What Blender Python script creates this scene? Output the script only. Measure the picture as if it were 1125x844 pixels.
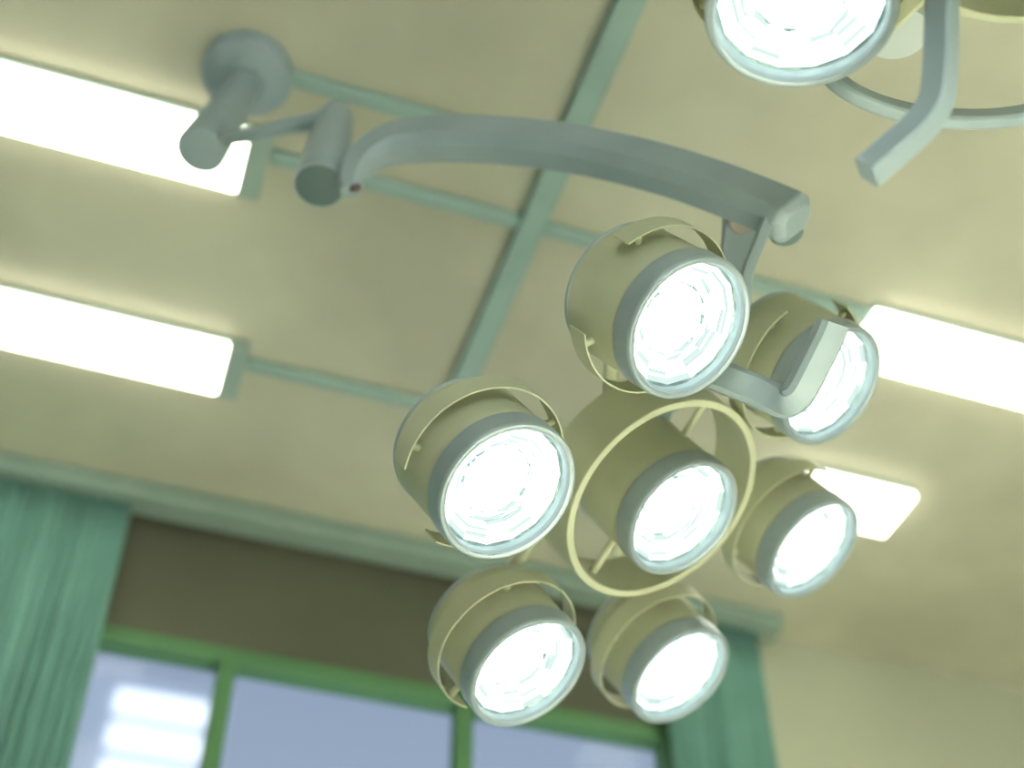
import bpy, math, random
from mathutils import Vector, Matrix
random.seed(7)
S = bpy.context.scene
for o in list(bpy.data.objects): bpy.data.objects.remove(o)
C = S.collection
PI = math.pi
V = Vector

# ------------------------------------------------------------------ camera
YAW, PITCH, ROLL, FPX = .3205, .784, -.0031, 1540.3      # focal length for the 1125 x 844 frame
CAM = V((0, 0, 1.10))
F = V((math.sin(YAW)*math.cos(PITCH), math.cos(YAW)*math.cos(PITCH), math.sin(PITCH)))
r0 = V((math.cos(YAW), -math.sin(YAW), 0)); d0 = F.cross(r0)
RT = math.cos(ROLL)*r0 + math.sin(ROLL)*d0
DN = -math.sin(ROLL)*r0 + math.cos(ROLL)*d0
cam_data = bpy.data.cameras.new('camera'); cam = bpy.data.objects.new('camera', cam_data); C.objects.link(cam)
Rm = Matrix((RT, -DN, -F)).transposed()
cam.matrix_world = Matrix.Translation(CAM) @ Rm.to_4x4()
cam_data.sensor_width = 36.0; cam_data.sensor_fit = 'HORIZONTAL'; cam_data.lens = FPX*36/1125
cam_data.clip_start = .05; cam_data.clip_end = 200
cam_data.dof.use_dof = True; cam_data.dof.focus_distance = 1.70; cam_data.dof.aperture_fstop = 1.75
S.camera = cam

# ------------------------------------------------------------------ colour management, world
S.view_settings.view_transform = 'Standard'; S.view_settings.look = 'None'
S.view_settings.exposure = 0.0; S.view_settings.gamma = 1.0
S.view_settings.use_curve_mapping = False
FIX_STR = 7.0         # fluorescent tubes
LENS_STR = 2.4        # surgical lamp reflectors
SPOT_W = 530.0; FILL_W = 82.0        # bulb of each surgical lamp head; added fill light behind the camera
dl = bpy.data.lights.new('added_fill', 'AREA'); dl.shape = 'RECTANGLE'; dl.size = 4.0; dl.size_y = 1.8; dl.energy = FILL_W; dl.color = (.98, .98, .92)
do = bpy.data.objects.new('added_fill', dl); C.objects.link(do); do.location = (-.2, -3.3, 1.8); do.rotation_euler = (math.radians(90), 0, math.radians(0))  # added area light outside the back opening, fills the lamp sides
w = bpy.data.worlds.new('sky'); S.world = w; w.use_nodes = True
nt = w.node_tree; bg = nt.nodes['Background']
tc = nt.nodes.new('ShaderNodeTexCoord'); sx = nt.nodes.new('ShaderNodeSeparateXYZ'); cr = nt.nodes.new('ShaderNodeValToRGB')
nt.links.new(tc.outputs['Generated'], sx.inputs[0]); nt.links.new(sx.outputs['Z'], cr.inputs[0]); nt.links.new(cr.outputs[0], bg.inputs[0])
e = cr.color_ramp.elements
e[0].position = 0.0; e[0].color = (.66, .74, .80, 1)
e[1].position = .75; e[1].color = (.26, .31, .44, 1)
m_ = cr.color_ramp.elements.new(.30); m_.color = (.42, .50, .60, 1)
bg.inputs[1].default_value = 1.0

# ------------------------------------------------------------------ helpers
def at(x, y, depth):                       # a point seen at (x, y) of the photo, this deep into the room
    return CAM + (RT*((x-562.5)/FPX) + DN*((y-422)/FPX) + F)*depth
class MB:
    def __init__(s): s.v = []; s.f = []; s.m = []; s.sm = []
    def add(s, vs, fs, mi=0, smooth=True):
        b = len(s.v); s.v += [tuple(p) for p in vs]
        for f_ in fs: s.f.append(tuple(i+b for i in f_)); s.m.append(mi); s.sm.append(smooth)
    def box(s, lo, hi, mi=0, M=None):
        x0, y0, z0 = lo; x1, y1, z1 = hi
        vs = [V(p) for p in ((x0,y0,z0),(x1,y0,z0),(x1,y1,z0),(x0,y1,z0),(x0,y0,z1),(x1,y0,z1),(x1,y1,z1),(x0,y1,z1))]
        if M: vs = [M @ p for p in vs]
        s.add(vs, [(0,3,2,1),(4,5,6,7),(0,1,5,4),(1,2,6,5),(2,3,7,6),(3,0,4,7)], mi, False)
    def lathe(s, prof, M=None, n=72, mi=0, closed=False, smooth=True):   # profile (radius, z)
        vs = []; k = len(prof)
        for i in range(n):
            a = 2*PI*i/n
            for r, z in prof: vs.append(V((r*math.cos(a), r*math.sin(a), z)))
        if M: vs = [M @ p for p in vs]
        fs = []
        for i in range(n):
            j = (i+1) % n
            for q in range(k if closed else k-1):
                q2 = (q+1) % k
                fs.append((i*k+q, j*k+q, j*k+q2, i*k+q2))
        s.add(vs, fs, mi, smooth)
    def tube(s, a, b, ra, rb=None, n=24, mi=0):
        a = V(a); b = V(b); rb = ra if rb is None else rb
        M = frame(a, b-a); L = (b-a).length
        s.lathe([(0, 0), (ra*.96, 0), (ra, ra*.06), (rb, L-rb*.06), (rb*.96, L), (0, L)], M, n, mi)
    def sweep(s, pts, sec, ups, scales=None, mi=0, smooth=True, bev=0.0):   # section (side, up) carried along a path
        n = len(pts); k = len(sec); vs = []
        for i, p in enumerate(pts):
            t = (pts[min(i+1, n-1)] - pts[max(i-1, 0)]).normalized()
            u = ups[i] if isinstance(ups, list) else ups
            side = t.cross(u).normalized(); up = side.cross(t).normalized()
            sc = scales[i] if scales else 1.0
            if not isinstance(sc, tuple): sc = (sc, sc)
            for a, b in sec: vs.append(p + side*a*sc[0] + up*b*sc[1])
        fs = []
        for i in range(n-1):
            for q in range(k):
                q2 = (q+1) % k
                fs.append((i*k+q, i*k+q2, (i+1)*k+q2, (i+1)*k+q))
        fs.append(tuple(reversed(range(k)))); fs.append(tuple((n-1)*k+q for q in range(k)))
        s.add(vs, fs, mi, smooth)
    def build(s, name, mats, parent=None, sharp=35, bevel=0.0):
        me = bpy.data.meshes.new(name); me.from_pydata(s.v, [], s.f); 
        for m in (mats if isinstance(mats, (list, tuple)) else [mats]): me.materials.append(m)
        for p, mi, sm in zip(me.polygons, s.m, s.sm): p.material_index = mi; p.use_smooth = sm
        me.validate(); me.update()
        try: me.set_sharp_from_angle(angle=math.radians(sharp))
        except Exception: pass
        o = bpy.data.objects.new(name, me); C.objects.link(o)
        if parent: o.parent = parent; o.matrix_parent_inverse = parent.matrix_world.inverted() if False else Matrix()
        if bevel:
            bv = o.modifiers.new('bevel', 'BEVEL'); bv.width = bevel; bv.segments = 3; bv.limit_method = 'ANGLE'; bv.angle_limit = math.radians(30)
        return o
def frame(o, z, x=None):
    z = V(z).normalized()
    if x is None: x = V((1, 0, 0)) if abs(z.x) < .9 else V((0, 1, 0))
    x = (V(x) - z*z.dot(V(x))).normalized(); y = z.cross(x)
    M = Matrix((x, y, z)).transposed().to_4x4(); return Matrix.Translation(V(o)) @ M
def empty(name, loc):
    o = bpy.data.objects.new(name, None); C.objects.link(o); o.location = loc; o.empty_display_size = .05; return o
def tag(o, label=None, cat=None, group=None, kind=None):
    if label: o['label'] = label
    if cat: o['category'] = cat
    if group: o['group'] = group
    if kind: o['kind'] = kind
    return o
def rel(o, root):                           # geometry is written in world space, the parts hang on the Empty at the thing's base
    L = root.location.copy()
    o.data.transform(Matrix.Translation(-L)); return o
def octo(w_, h_, c):                        # chamfered rectangle
    a, b = w_/2, h_/2
    return [(-a, -b+c), (-a+c, -b), (a-c, -b), (a, -b+c), (a, b-c), (a-c, b), (-a+c, b), (-a, b-c)]
def catmull(P, n=8):
    out = []
    Q = [P[0]*2-P[1]] + P + [P[-1]*2-P[-2]]
    for i in range(1, len(Q)-2):
        for k in range(n):
            t = k/n; a, b, c, d = Q[i-1], Q[i], Q[i+1], Q[i+2]
            out.append(.5*((2*b) + (c-a)*t + (2*a-5*b+4*c-d)*t*t + (3*b-a-3*c+d)*t**3))
    out.append(P[-1]); return out

# ------------------------------------------------------------------ materials
def mat(name, col, rough=.5, metal=0.0, var=0.0, scale=8.0, bump=0.0, spec=.5, col2=None, det=4.0):
    m = bpy.data.materials.new(name); m.use_nodes = True; n = m.node_tree; p = n.nodes['Principled BSDF']
    p.inputs['Base Color'].default_value = (*col, 1); p.inputs['Roughness'].default_value = rough
    p.inputs['Metallic'].default_value = metal; p.inputs['Specular IOR Level'].default_value = spec
    if var or col2 or bump:
        t = n.nodes.new('ShaderNodeTexCoord'); z = n.nodes.new('ShaderNodeTexNoise')
        z.inputs['Scale'].default_value = scale; z.inputs['Detail'].default_value = det
        n.links.new(t.outputs['Object'], z.inputs['Vector'])
        c = n.nodes.new('ShaderNodeValToRGB'); n.links.new(z.outputs['Fac'], c.inputs[0])
        c2 = col2 or tuple(x*(1-var) for x in col)
        c.color_ramp.elements[0].position = .35; c.color_ramp.elements[0].color = (*c2, 1)
        c.color_ramp.elements[1].position = .65; c.color_ramp.elements[1].color = (*[min(1, x*(1+var*.5)) for x in col], 1)
        n.links.new(c.outputs[0], p.inputs['Base Color'])
        if bump:
            b = n.nodes.new('ShaderNodeBump'); b.inputs['Strength'].default_value = bump; b.inputs['Distance'].default_value = .003
            n.links.new(z.outputs['Fac'], b.inputs['Height']); n.links.new(b.outputs[0], p.inputs['Normal'])
    return m
def emit(name, col, st):
    m = bpy.data.materials.new(name); m.use_nodes = True; n = m.node_tree; n.nodes.clear()
    o = n.nodes.new('ShaderNodeOutputMaterial'); e_ = n.nodes.new('ShaderNodeEmission')
    e_.inputs[0].default_value = (*col, 1); e_.inputs[1].default_value = st; n.links.new(e_.outputs[0], o.inputs[0]); return m
def clear(name, tint, gl=.08):              # clear cover: see-through with a faint surface reflection
    m = bpy.data.materials.new(name); m.use_nodes = True; n = m.node_tree; n.nodes.clear()
    o = n.nodes.new('ShaderNodeOutputMaterial'); t = n.nodes.new('ShaderNodeBsdfTransparent'); g = n.nodes.new('ShaderNodeBsdfGlossy')
    t.inputs[0].default_value = (*tint, 1); g.inputs['Roughness'].default_value = gl
    lw = n.nodes.new('ShaderNodeLayerWeight'); lw.inputs[0].default_value = .5; x = n.nodes.new('ShaderNodeMixShader')
    pw = n.nodes.new('ShaderNodeMath'); pw.operation = 'POWER'; pw.inputs[1].default_value = 5; f = n.nodes.new('ShaderNodeMath'); f.operation = 'MULTIPLY_ADD'; f.inputs[1].default_value = .9; f.inputs[2].default_value = .008
    n.links.new(lw.outputs['Facing'], pw.inputs[0]); n.links.new(pw.outputs[0], f.inputs[0])
    n.links.new(f.outputs[0], x.inputs[0]); n.links.new(t.outputs[0], x.inputs[1]); n.links.new(g.outputs[0], x.inputs[2]); n.links.new(x.outputs[0], o.inputs[0])
    return m
M = dict(
    ceiling = mat('ceiling_plaster', (.56, .545, .40), .85, var=.20, scale=1.7, bump=.05, det=3),
    wall = mat('wall_plaster', (.50, .52, .37), .85, var=.08, scale=1.5),
    lintel = mat('shaded_wall_colour', (.085, .088, .052), .8, var=.12, scale=2.5),  # wall above the window, its shade put in as a darker colour
    tile = mat('green_tile', (.17, .21, .17), .4, var=.08, scale=3),
    floor = mat('linoleum', (0.33, 0.337, 0.304), .5, var=.1, scale=4),
    trunk = mat('painted_conduit', (.30, .42, .36), .5, var=.08, scale=12),
    cornice = mat('painted_rail', (.24, .33, .265), .6, var=.06, scale=9),
    olive = mat('olive_enamel', (.50, .52, .335), .42, var=.05, scale=14),
    grey = mat('grey_green_enamel', (.30, .375, .375), .38, var=.10, scale=9),
    grey_dark = mat('slate_enamel', (.085, .13, .115), .42, var=.06, scale=9),
    rim = mat('rim_metal', (.33, .40, .40), .32, metal=.3, var=.08, scale=22),
    edge = mat('pale_edge', (.42, .50, .50), .3, metal=.3),
    collar = mat('polished_collar', (.46, .56, .58), .25, metal=.35, var=.15, scale=30),
    pale = mat('pale_enamel', (.60, .66, .62), .4, var=.03),
    pivot = mat('brown_washer', (.42, .36, .30), .5, metal=.3),
    screw = mat('dark_screw', (.20, .15, .15), .35, metal=.6),
    socket = mat('lamp_socket', (.30, .40, .40), .4, metal=.4),
    cap = mat('fixture_plastic', (.34, .43, .36), .5),
    curtain = mat('teal_curtain', (.13, .285, .235), .8, var=.10, scale=6),
    frame = mat('green_window_frame', (.075, .19, .07), .6),
    sheet = mat('white_sheet', (.85, .86, .80), .8, var=.03, scale=5),
    slat = mat('pale_facade', (.80, .84, .95), .7),
    lit = emit('glow_strip_white', (.88, .92, 1.0), 1.7),  # glow made up for the white bars in the left pane
    tube = emit('fluorescent_diffuser', (1.0, .97, .84), FIX_STR),
    lens_hot = emit('reflector_bright', (.93, 1.0, .97), LENS_STR),
    lens_mid = emit('reflector_facet', (.80, .95, .91), 1.02),
    lens_dim = emit('reflector_groove', (.66, .83, .80), .85),
    glass = clear('clear_glass', (.97, 1.0, .99)),
    pane = clear('window_glass', (.93, .97, 1.0), .05),
)
U = V((0, 0, 1))

# ------------------------------------------------------------------ room shell
CEIL = 3.40; XL, XR, YB, YF = -3.2, 4.6, -3.0, 2.93
WX0, WX1, WZ0, WZ1 = -1.6, 1.42, 1.95, 3.04           # window opening
def slab(name, boxes, m, kind='structure'):
    b = MB()
    for lo, hi in boxes: b.box(lo, hi)
    return tag(b.build(name, m), kind=kind)
slab('floor', [((XL-.2, YB-.2, -.1), (XR+.2, YF+.10, 0))], M['floor'])
slab('ceiling', [((XL-.2, YB-.2, CEIL), (XR+.2, YF+.10, CEIL+.12))], M['ceiling'])
slab('wall_left', [((XL-.2, YB, 0), (XL, YF, CEIL))], M['tile'])
slab('wall_right', [((XR, YB, 0), (XR+.2, YF, CEIL))], M['tile'])
slab('wall_back', [((XL-.2, YB-.2, 0), (-2.2, YB, CEIL)), ((1.8, YB-.2, 0), (XR+.2, YB, CEIL)), ((-2.2, YB-.2, 0), (1.8, YB, .9)), ((-2.2, YB-.2, 2.7), (1.8, YB, CEIL))], M['tile'])
b = MB()
for lo, hi in (((-2.2, YB-.1, .9), (1.8, YB-.04, .95)), ((-2.2, YB-.1, 2.65), (1.8, YB-.04, 2.7)), ((-2.2, YB-.1, .95), (-2.15, YB-.04, 2.65)), ((1.75, YB-.1, .95), (1.8, YB-.04, 2.65)), ((-.23, YB-.1, .95), (-.17, YB-.04, 2.65))): b.box(lo, hi)
win2 = tag(b.build('added_window_2', M['frame']), kind='structure')  # made-up unseen window, an opening for the added fill light
b = MB(); b.box((-2.15, YB-.075, .95), (1.75, YB-.070, 2.65)); b.build('window_pane', M['pane'], win2)
slab('wall_front', [((XL-.2, YF, 0), (WX0-.02, YF+.07, CEIL)), ((WX1+.02, YF, 0), (XR+.2, YF+.07, CEIL)),
                    ((WX0, YF, 0), (WX1, YF+.07, WZ0-.9))], M['wall'])
slab('wall_front_shaded', [((WX0-.02, YF-.006, WZ1), (WX1+.02, YF+.07, CEIL))], M['lintel'])  # stretch of wall over the window, shade painted into its colour
WZ0 -= .9
# window: frame, mullions, panes
b = MB(); t = .035
b.box((WX0, YF-.012, WZ1-t), (WX1, YF+.06, WZ1)); b.box((WX0, YF-.012, WZ0), (WX1, YF+.06, WZ0+t))
b.box((WX0, YF-.012, WZ0+t), (WX0+t, YF+.06, WZ1-t)); b.box((WX1-t, YF-.012, WZ0+t), (WX1, YF+.06, WZ1-t))
win = tag(b.build('window_1', M['frame'], bevel=.004), kind='structure')
MUL = [-.98, -.36, .256, .852]
for x in MUL:
    b = MB(); b.box((x-.021, YF-.008, WZ0+t), (x+.021, YF+.055, WZ1-t)); b.build('mullion', M['frame'], win, bevel=.004)
edges = [WX0+t] + MUL + [WX1-t]
for i in range(len(edges)-1):
    b = MB(); b.box((edges[i]-(.0 if i == 0 else -.021), YF+.028, WZ0+t), (edges[i+1]-(.0 if i == len(edges)-2 else .021), YF+.034, WZ1-t)); b.build('window_pane', M['pane'], win)
# conduits across the ceiling
def bar(name, x0, x1, y0, y1, h, m=None):
    b = MB(); b.box((x0, y0, CEIL-h), (x1, y1, CEIL)); return tag(b.build(name, m or M['trunk'], bevel=.006), kind='structure')
bar('trim_1', .585, .640, YB, 2.325, .030)
bar('trim_2', .03, .585, 1.515, 1.548, .022)
bar('trim_3', .064, .585, 1.705, 1.738, .022)
bar('trim_4', .640, 1.42, 1.705, 1.738, .022)
bar('trim_5', .128, .585, 2.292, 2.325, .022)
bar('trim_6', .640, 1.46, 2.292, 2.325, .022)

# ------------------------------------------------------------------ curtain rail and curtains
b = MB(); b.box((XL+.02, 2.80, CEIL-.052), (1.725, 2.885, CEIL-.0005))
rail = tag(b.build('curtain_rail', M['cornice'], bevel=.008), 'long pale green curtain rail fixed where ceiling meets window wall', 'curtain rail')
def curtain(x0, x1, z0, z1, y, pitch, amp, seed, label):
    rnd = random.Random(seed); b = MB(); n = int((x1-x0)/pitch*10); rows = 16; vs = []
    ph = 0; prof = []
    for i in range(n+1):
        ph += 2*PI/10*(.8+.4*rnd.random()); prof.append(ph)
    for j in range(rows+1):
        tt = j/rows; z = z1+(z0-z1)*tt
        for i in range(n+1):
            a = amp*(.55+.45*min(1, tt*4))*(1+.25*math.sin(i*.13+seed))
            x = x0+(x1-x0)*i/n + .004*math.sin(3*tt+i*.2)
            vs.append((x, y+a*math.sin(prof[i]+.3*math.sin(tt*5+i*.05)), z))
    fs = [(j*(n+1)+i, j*(n+1)+i+1, (j+1)*(n+1)+i+1, (j+1)*(n+1)+i) for j in range(rows) for i in range(n)]
    b.add(vs, fs); o = b.build('curtain', M['curtain'], sharp=80)
    so = o.modifiers.new('cloth', 'SOLIDIFY'); so.thickness = .002
    return tag(o, label, 'curtain', 'curtains at the window')
curtain(-2.2, -.046, .9, CEIL-.052, 2.845, .030, .010, 1, 'pleated teal green curtain at the left side of the window')
curtain(1.37, 1.655, .9, CEIL-.052, 2.845, .030, .010, 2, 'narrow teal green curtain at the right end of the rail, behind the lamp')

# added building, its glowing strips made up to give white bars in the left pane
un = empty('added_building', (.45, 9.2, 0))
b = MB(); b.box((-.60, 9.05, 0), (.86, 11.0, 6.74)); rel(b.build('facade', M['slat'], un), un)
for k in range(6):
    z = 6.50-.275*k
    b = MB(); b.box((.06, 9.0, z-.085), (.70, 9.06, z+.085)); rel(b.build('glow_strip', M['lit'], un), un)
tag(un, 'added pale building, its glowing strips standing in for white bars in the left window pane', 'building')

# ------------------------------------------------------------------ fluorescent fixtures
def fixture(x0, x1, y0, y1, cap0, cap1, label, r=.012, cat='ceiling light'):
    root = empty('fluorescent_light', ((x0+x1)/2, (y0+y1)/2, CEIL))
    b = MB(); b.box((x0, y0-.002, CEIL-.014), (x1, y1+.002, CEIL)); rel(b.build('housing', M['cap'], root), root)
    c0 = x0+(.045 if cap0 else 0); c1 = x1-(.045 if cap1 else 0)
    b = MB(); b.box((c0, y0+.002, CEIL-.034), (c1, y1-.002, CEIL-.014)); rel(b.build('diffuser', M['tube'], root, bevel=min(r, .005)), root)
    for f_, a, c in ((cap0, x0, c0), (cap1, c1, x1)):
        if f_:
            b = MB(); b.box((a, y0-.003, CEIL-.037), (c, y1+.003, CEIL-.014)); rel(b.build('end_cap', M['cap'], root, bevel=.004), root)
    return tag(root, label, cat, 'fluorescent ceiling lights')
fixture(-1.16, .062, 1.665, 1.822, True, True, 'fluorescent ceiling light ending beside the round ceiling mount, upper left')
fixture(-1.09, .126, 2.250, 2.412, True, True, 'fluorescent ceiling light nearer the window, lower of the two on the left')
fixture(1.40, 2.62, 1.695, 1.860, False, True, 'fluorescent ceiling light running out of the right edge of the photo')
fixture(1.44, 1.80, 2.215, 2.385, False, False, 'short glowing ceiling light behind the right lamp head', r=.03)
for yy in (-1.9, -.6):       # added unseen lights behind the viewer, to light the room more
    for xx in (-1.1, 1.4):
        fixture(xx, xx+1.22, yy, yy+.16, True, True, 'added fluorescent ceiling light behind the viewer, unseen, for more room light')

# added unseen operating table under the lamps, bounces their light to the ceiling
tb = empty('added_operating_table', (1.75, .68, 0))
b = MB(); b.box((.95, .26, .78), (2.75, 1.10, .84)); rel(b.build('table_top', M['grey'], tb, bevel=.01), tb)
b = MB(); b.box((.93, .24, .84), (2.78, 1.12, .93)); rel(b.build('mattress', M['sheet'], tb, bevel=.03), tb)
b = MB(); b.tube((1.85, .68, .06), (1.85, .68, .78), .14, .10, n=32); rel(b.build('pedestal', M['grey'], tb), tb)
b = MB(); b.box((1.35, .4, 0), (2.35, .96, .06)); rel(b.build('base', M['grey'], tb, bevel=.01), tb)
tag(tb, 'added operating table with white sheeted mattress under the lamps, unseen, bouncing their light up', 'operating table')

# ------------------------------------------------------------------ lamp heads
def lamp_head(root, P, n, out, r=.09, rnd=None, facets=14, bands=True, cone=78):
    k = r/.09; Mx = frame(P, n, out)
    S_ = lambda prof: [(a*k, z*k) for a, z in prof]
    b = MB(); b.lathe(S_([(.0825, -.030), (.0830, -.0335), (.0868, -.0340), (.0880, -.036), (.0882, -.045), (.0885, -.128), (.0872, -.134), (.078, -.146), (.055, -.156), (.028, -.160), (.0001, -.161)]), Mx, 84)
    hd = rel(b.build('lamp_head', M['olive'], root), root)
    def sub(name, b_, m): return rel_sub(b_.build(name, m, hd), root)
    b = MB(); b.lathe(S_([(.0800, -.003), (.0815, .0008), (.0845, .0022), (.0875, .0018), (.0893, -.0006), (.0900, -.004), (.0905, -.029), (.0890, -.0305), (.0850, -.0305), (.0830, -.020)]), Mx, 96, closed=True)
    sub('rim', b, M['rim'])
    b = MB(); b.lathe(S_([(.0868, -.1275), (.0886, -.1285), (.0895, -.1305), (.0893, -.1335), (.0880, -.1350), (.0860, -.1345)]), Mx, 84, closed=True)
    sub('rear_edge', b, M['edge'])
    # polished inner wall, then a faceted reflector bowl
    b = MB(); b.lathe(S_([(.0808, -.002), (.0805, -.009), (.0790, -.014)]), Mx, 96)
    vs = []; fs = []; N = facets
    for i in range(N*6):
        a = 2*PI*i/(N*6); vs.append(Mx @ V((.0790*k*math.cos(a), .0790*k*math.sin(a), -.014*k)))
        q = (i % 6)/6; a0 = 2*PI*(i//6)/N; a1 = 2*PI*(i//6+1)/N
        px = .0775*k*((1-q)*math.cos(a0)+q*math.cos(a1)); py = .0775*k*((1-q)*math.sin(a0)+q*math.sin(a1))
        vs.append(Mx @ V((px, py, -.016*k)))
    T = N*6
    for i in range(T): j = (i+1) % T; fs.append((2*i, 2*j, 2*j+1, 2*i+1))
    b.add(vs, fs); sub('inner_collar', b, M['collar'])
    b = MB()
    rings = [.0775, .0722, .0714, .0690, .0682, .0658, .0649, .0625, .0616, .0590, .0581, .0552, .0543, .0512, .0503, .0460, .0450, .036, .0350, .022, .0210, .008, .0001]
    zs = [-.016 - .030*(1-(q/.0775)**2) for q in rings]
    rot = [0]+[(.0 if q > .055 else .11*math.sin(q*900)) for q in rings[1:]]
    vs = []
    for q, z, ro in zip(rings, zs, rot):
        for i in range(N):
            a = 2*PI*i/N+ro; vs.append(Mx @ V((q*k*math.cos(a), q*k*math.sin(a), z*k)))
    for a in range(len(rings)-1):
        for i in range(N):
            j = (i+1) % N; thin = rings[a]-rings[a+1] < .0013; x = rnd.random()
            mi = 0
            if thin: mi = 2 if (rings[a] > .05 and x < .42) else (1 if x < .8 else 0)
            elif rings[a] > .05 and x < .22: mi = 1
            if thin and .040 < rings[a] < .050: mi = 3 if x < .35 else 2
            b.add([vs[a*N+i], vs[a*N+j], vs[(a+1)*N+j], vs[(a+1)*N+i]], [(0, 1, 2, 3)], mi, False)
    for _ in range(7):       # small dark retaining clips around the bulb
        a = rnd.random()*2*PI; q = .043+.003*rnd.random()
        L_ = .002+.004*rnd.random()
        for ss in (0,):
            c = V((q*math.cos(a), q*math.sin(a), -.0358)); tx = V((-math.sin(a), math.cos(a), 0)); rx = V((math.cos(a), math.sin(a), 0))
            p = [c-tx*L_-rx*.0006, c+tx*L_-rx*.0006, c+tx*L_+rx*.0009, c-tx*L_+rx*.0009]
            lo = [Mx @ (v_*k) for v_ in p]; hi = [Mx @ ((v_+V((0, 0, .003)))*k) for v_ in p]
            b.add(lo+hi, [(0,3,2,1),(4,5,6,7),(0,1,5,4),(1,2,6,5),(2,3,7,6),(3,0,4,7)], 3, False)
    sub('reflector', b, [M['lens_hot'], M['lens_mid'], M['lens_dim'], M['socket']])
    b = MB(); b.lathe(S_([(.0806, -.0050), (.055, -.0022), (.028, -.0010), (.0001, -.0006), (.0001, -.0022), (.028, -.0026), (.055, -.0038), (.0806, -.0066)]), Mx, 64)
    sub('lens_cover', b, M['glass'])
    ld = bpy.data.lights.new('bulb', 'SPOT'); ld.energy = SPOT_W; ld.spot_size = math.radians(cone); ld.spot_blend = .6; ld.shadow_soft_size = .02*k; ld.color = (1.0, .94, .82)
    lo_ = bpy.data.objects.new('bulb', ld); C.objects.link(lo_); lo_.parent = hd
    lo_.matrix_local = Matrix.Translation(-root.location) @ frame(Mx @ V((0, 0, -.012*k)), -(Mx.to_3x3() @ V((0, 0, 1))))
    # an open band standing off the housing on studs
    for a0, a1 in (((80, 374),) if bands else ()):
        b = MB(); n_ = 90; vs = []
        for i in range(n_+1):
            a = math.radians(a0+(a1-a0)*i/n_)
            for q, z in ((.1060, -.0610), (.1080, -.0610), (.1080, -.0930), (.1060, -.0930)):
                vs.append(Mx @ V((q*k*math.cos(a), q*k*math.sin(a), z*k)))
        fs = [(4*i+c, 4*i+(c+1) % 4, 4*i+4+(c+1) % 4, 4*i+4+c) for i in range(n_) for c in range(4)] + [(3, 2, 1, 0), (4*n_, 4*n_+1, 4*n_+2, 4*n_+3)]
        b.add(vs, fs)
        for aa in (a0+13, 227, a1-13):
            a = math.radians(aa); c0 = Mx @ V((.086*k*math.cos(a), .086*k*math.sin(a), -.078*k)); c1 = Mx @ V((.107*k*math.cos(a), .107*k*math.sin(a), -.078*k))
            b.tube(c0, c1, .0048*k, n=14)
        sub('bracket_band', b, M['olive'])
    return Mx
def rel_sub(o, root):
    o.data.transform(Matrix.Translation(-root.location)); return o
UPZ = V((0, 0, 1.10))
def ring_part(root, P, n, R, z0, z1, th, name='ring_guard'):
    Mx = frame(P, n); b = MB()
    b.lathe([(R-th, z0-.001), (R-th+.001, z0), (R-.001, z0), (R, z0-.001), (R+.001, z1+.001), (R, z1), (R-th, z1), (R-th, z1+.001)], Mx, 120, closed=True)
    return rel(b.build(name, M['olive'], root), root)

# ================================================================== first surgical lamp
flc = V((-.015, 1.545, CEIL))
L1 = empty('surgical_lamp', flc)
tag(L1, 'large multi-head surgical lamp on an arched arm, fully in view in the centre', 'surgical lamp', 'surgical lamps')
b = MB(); b.lathe([(.0001, 0), (.083, 0), (.086, -.004), (.086, -.030), (.082, -.037), (.062, -.044), (.036, -.048), (.034, -.052), (.0001, -.052)], Matrix.Translation(flc), 72)
rel(b.build('ceiling_flange', M['grey'], L1), L1)
c1t = V((-.012, 1.548, CEIL-.04)); c1b = at(220, 166, 2.42); ax1 = (c1b-c1t).normalized()
b = MB(); Ln = (c1b-c1t).length
b.lathe([(.0001, 0), (.0315, 0), (.0325, .01), (.0435, Ln-.007), (.0425, Ln-.0015), (.0395, Ln), (.0380, Ln-.0012), (.0365, Ln+.0002), (.0001, Ln+.0002)], frame(c1t, ax1), 56)
rel(b.build('mount_column', M['grey'], L1), L1)
c2t = at(370, 124, 2.36); c2b = at(351, 204, 2.19); ax2 = (c2b-c2t).normalized(); Ln2 = (c2b-c2t).length
b = MB(); b.lathe([(.0001, .0), (.020, .0015), (.0275, .006), (.0300, .014), (.0410, Ln2-.004), (.0400, Ln2), (.0001, Ln2)], frame(c2t, ax2), 56)
rel(b.build('joint_column', M['grey'], L1), L1)
b = MB(); b.lathe([(.0001, Ln2+.0015), (.0365, Ln2+.0015), (.0378, Ln2+.0008), (.0378, Ln2-.001)], frame(c2t, ax2), 56)
tag(rel(b.build('end_cap', M['grey_dark'], L1), L1), 'dark slate end cap')
# link arm
pa = [at(238, 150, 2.45), at(252, 151, 2.38), at(285, 146, 2.34), at(320, 138, 2.325), at(362, 131, 2.31)]
pth = catmull(pa, 6); n = len(pth)
b = MB(); b.sweep(pth, octo(.024, .020, .005), U, [(.8+.45*i/n, .8+.6*i/n) for i in range(n)])
rel(b.build('link_arm', M['grey'], L1), L1)
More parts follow.
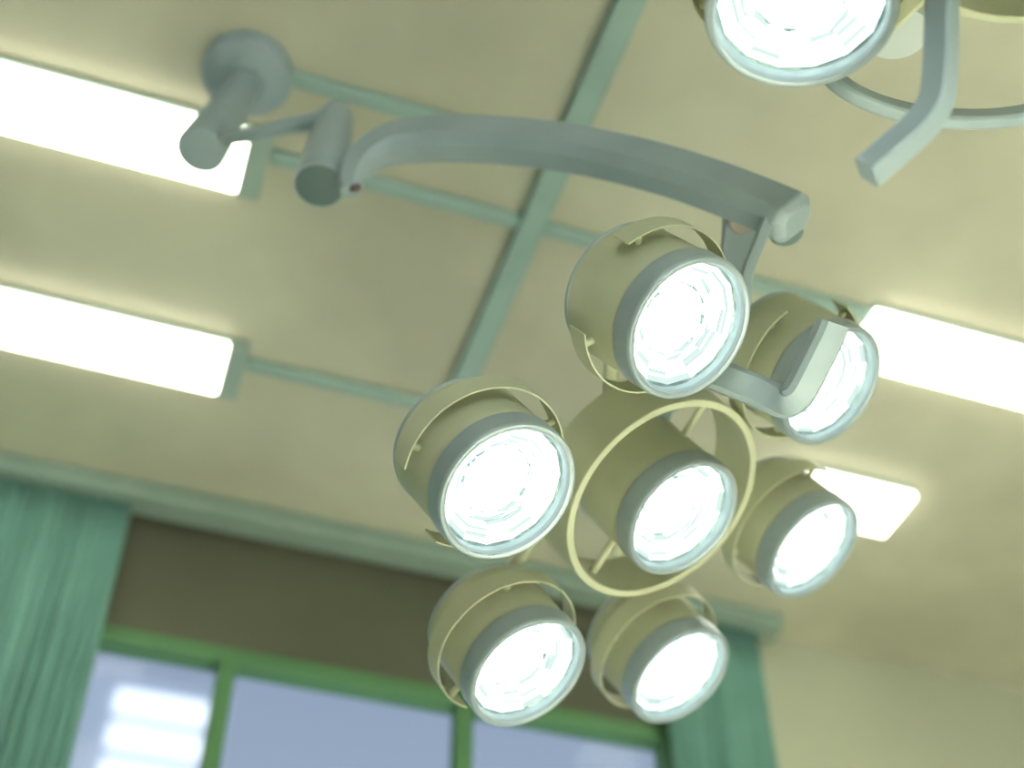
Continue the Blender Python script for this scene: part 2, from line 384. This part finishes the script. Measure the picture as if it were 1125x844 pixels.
# arched boom, all in one vertical plane
Sx = at(384, 210, 2.14); Ex = at(876, 246, 1.90)
pn = (Ex-Sx).cross(U).normalized()
def onplane(x, y, P0=Sx, N=None):
    N = N or pn; d = at(x, y, 1.0)-CAM; return CAM + d*((P0-CAM).dot(N)/d.dot(N))
pix = [(384, 211), (386, 196), (395, 180), (412, 166), (440, 156), (484, 152), (530, 153), (580, 157), (630, 164), (680, 174), (730, 187), (780, 203), (825, 220), (858, 234), (877, 243)]
pth = catmull([onplane(*p) for p in pix], 6); n = len(pth)
sc = []
for i in range(n):
    t_ = i/(n-1); s_ = .38 + .62*min(1, max(0, (t_-.02)/.30))**.7
    if t_ > .965: s_ *= 1-.35*((t_-.965)/.035)**1.6
    sc.append(s_)
b = MB(); b.sweep(pth, octo(.060, .074, .015), U if False else [V((0, 0, 1)) if i > 12 else V((0, 0, 1)).lerp((onplane(372, 180)-onplane(384, 211)).normalized(), 1-i/12.0) for i in range(n)], sc, smooth=False)
boom = rel(b.build('boom_arm', M['grey'], L1, bevel=.002), L1)
b = MB(); k0 = at(393, 206, 2.125); b.tube(k0, at(386, 207, 2.14), .0065, n=12)
tag(rel(b.build('joint_screw', M['screw'], L1), L1), 'small dark screw')
# pivot knuckle, cheek plate and strut under the boom end
hub_back = V((.684, 1.3209, 1.2091))+UPZ - V((.392, -.362, -.846))*.175
b = MB(); kn = at(863, 251, 1.945); b.lathe([(.0001, 0), (.021, 0), (.0235, -.003), (.0235, -.022), (.020, -.026), (.0001, -.026)], Matrix.Translation(kn+V((0, 0, .012))), 40)
rel(b.build('knuckle', M['grey_dark'], L1), L1)
b = MB()
cp = [at(812, 226, 1.975), at(811, 262, 1.965), at(806, 300, 1.955), at(790, 350, 1.955), at(765, 400, 1.96), at(730, 440, 2.0)]
b.sweep(catmull(cp, 6), octo(.046, .012, .003), -F, [1.0]*31)
rel(b.build('yoke', M['grey'], L1), L1)
b = MB(); pc = at(814, 245, 1.958); b.tube(pc, pc-F*.006, .0165, n=40); tag(rel(b.build('pivot_washer', M['pivot'], L1), L1), 'brown round pivot washer')
b = MB(); b.sweep([at(846, 238, 1.90), at(838, 256, 1.895), at(824, 290, 1.885), at(820, 302, 1.883), at(819, 330, 1.885), at(812, 360, 1.90), at(790, 400, 1.93)], octo(.0165, .011, .003), -F)
rel(b.build('strut', M['edge'] if False else M['grey'], L1), L1)
# handle bar curling in front of the upper right head
hp = [at(715, 372, 1.93), at(765, 402, 1.80), at(800, 417, 1.765), at(825, 427, 1.755), at(846, 437, 1.745), at(862, 441, 1.735), at(874, 435, 1.728), at(884, 420, 1.722), at(896, 396, 1.718), at(908, 372, 1.714), at(915, 354, 1.711)]
hp2 = catmull(hp, 6)
hz = V((.392, -.362, -.846))
b = MB(); b.sweep(hp2, octo(.040, .026, .006), (RT*.35 - F + DN*.10).normalized(), [1.0]*len(hp2))
rel(b.build('handle_bar', M['grey'], L1, bevel=.0015), L1)

HEADS = {  # lens centre, light direction
 'T': ((.5492, .9926, 1.2039), (.403, -.418, -.814)), 'L': ((.3886, 1.1821, 1.0623), (.345, -.411, -.844)),
 'C': ((.6841, 1.3209, 1.2091), (.392, -.362, -.846)), 'UR': ((.8453, 1.1527, 1.3531), (.432, -.397, -.81)),
 'R': ((.9757, 1.4667, 1.3369), (.435, -.337, -.835)), 'BR': ((.8291, 1.6662, 1.2033), (.387, -.348, -.854)),
 'BL': ((.5342, 1.5323, 1.0643), (.372, -.362, -.855))}
PC = V(HEADS['C'][0])+UPZ; NC = V(HEADS['C'][1]).normalized()
rr = random.Random(3)
for key in HEADS:
    P, nn = V(HEADS[key][0])+UPZ, V(HEADS[key][1]).normalized()
    lamp_head(L1, P, nn, (P-PC) if key != 'C' else V((-1, 0, 0)), .09, rr, bands=(key != 'C'))
ring_part(L1, PC, NC, .1565, -.046, -.128, .0105)
dS = (RT*.42 - DN*.9); dS = (dS-NC*NC.dot(dS)).normalized()
for s_ in (1, -1):
    b = MB(); b.tube(PC-NC*.085+dS*s_*.086, PC-NC*.085+dS*s_*.150, .0052, n=20); rel(b.build('spoke', M['olive'], L1), L1)
b = MB(); b.lathe([(.0001, -.225), (.045, -.225), (.058, -.215), (.060, -.175), (.052, -.165), (.045, -.150), (.045, -.135), (.0001, -.135)], frame(PC, NC), 56)
rel(b.build('hub', M['grey'], L1), L1)
b = MB(); 
b.sweep(catmull([at(730, 440, 2.0), at(712, 470, 2.03), PC-NC*.20], 5), octo(.040, .014, .003), -F); rel(b.build('hub_bracket', M['grey'], L1), L1)
for key in HEADS:
    if key == 'C': continue
    P, nn = V(HEADS[key][0])+UPZ, V(HEADS[key][1]).normalized()
    b = MB(); b.tube(PC-NC*.195, P-nn*.152, .011, n=16); rel(b.build('support_arm', M['olive'], L1), L1)

# ================================================================== second surgical lamp, upper right
base2 = V((2.0, .55, CEIL))
L2 = empty('surgical_lamp', base2)
tag(L2, 'second surgical lamp cut off by the upper right corner of the photo', 'surgical lamp', 'surgical lamps')
def n_at(x, y, th, ang):     # light direction for a lens seen at (x, y), leaning th degrees from the line of sight towards ang (0 = right, 90 = down)
    v = (at(x, y, 1)-CAM).normalized(); a = math.radians(ang)
    d = RT*math.cos(a)+DN*math.sin(a); d = (d-v*v.dot(d)).normalized()
    return (-v*math.cos(math.radians(th))+d*math.sin(math.radians(th))).normalized()
n2 = n_at(880, 17, 39, 88)
P2 = at(880, 17, 1.46)
d_ = at(1168, -95, 1.0)-CAM; D2 = CAM + d_*((P2-CAM).dot(n2)/d_.dot(n2)); rad = P2-D2

KEEP2 = []
for k in range(6):
    a = PI/3*k; dv = Matrix.Rotation(a, 3, n2) @ rad
    q_ = D2+dv-CAM; seen = (q_.dot(DN)/q_.dot(F)*FPX+422 > -150)
    KEEP2.append(k == 0 or not seen)
    if KEEP2[-1]: lamp_head(L2, D2+dv, n2, dv, .10, rr, cone=32)
lamp_head(L2, D2, n2, rad, .10, rr, bands=False)
ring_part(L2, D2, n2, .172, -.050, -.140, .009)
for k in [i for i in range(6) if KEEP2[i]]:
    dv = Matrix.Rotation(PI/3*k, 3, n2) @ rad
    b = MB(); b.tube(D2-n2*.21, D2+dv-n2*.168, .013, n=16); rel(b.build('support_arm', M['olive'], L2), L2)
b = MB(); b.lathe([(.0001, -.245), (.045, -.245), (.060, -.235), (.062, -.190), (.050, -.165), (.045, -.150), (.0001, -.150)], frame(D2, n2), 56)
rel(b.build('hub', M['grey'], L2), L2)
# curved arm crossing behind the handle
bp = [at(905, 72, 1.72), at(918, 88, 1.70), at(940, 104, 1.69), at(975, 118, 1.69), at(1015, 127, 1.69), at(1060, 131, 1.70), at(1105, 129, 1.71), at(1150, 120, 1.73), at(1210, 100, 1.77), at(1270, 65, 1.82)]
q = catmull(bp, 6)
b = MB(); b.sweep(q, octo(.020, .024, .004), U, [1.0]*len(q), smooth=False); rel(b.build('boom_arm', M['grey'], L2, bevel=.0015), L2)
b = MB(); b.tube(bp[-1]-V((0, 0, .06)), V((bp[-1].x, bp[-1].y, CEIL)), .038, .03, n=40); rel(b.build('mount_column', M['grey'], L2), L2)
b = MB(); jc = at(984, 28, 1.68); b.lathe([(.0001, 0), (.036, 0), (.038, .002), (.038, .016), (.0001, .016)], frame(jc, n2), 56); tag(rel(b.build('joint_disc', M['pale'], L2), L2), 'pale round joint disc')
b = MB(); b.sweep([jc-n2*.006, at(930, 40, 1.72), at(905, 72, 1.72)], octo(.02, .02, .004), U); rel(b.build('joint_link', M['grey'], L2), L2)
b = MB(); b.sweep([at(945, 45, 1.62), at(984, 10, 1.60), at(1030, -34, 1.60), at(1085, -85, 1.62)], octo(.036, .016, .004), -F); rel(b.build('support_arm', M['olive'], L2), L2)
hp = [at(1037, -120, 1.62), at(1036, -60, 1.47), at(1035, 0, 1.44), at(1034, 50, 1.42), at(1032, 90, 1.405), at(1028, 112, 1.40), at(1018, 130, 1.397), at(1003, 146, 1.395), at(980, 166, 1.393), at(952, 190, 1.39)]
q = catmull(hp, 6)
b = MB(); b.sweep(q, octo(.028, .030, .003), (-F-RT*.9-DN*.45).normalized(), [1.0]*len(q)); rel(b.build('handle_bar', M['grey'], L2, bevel=.001), L2)
bpy.context.view_layer.update()
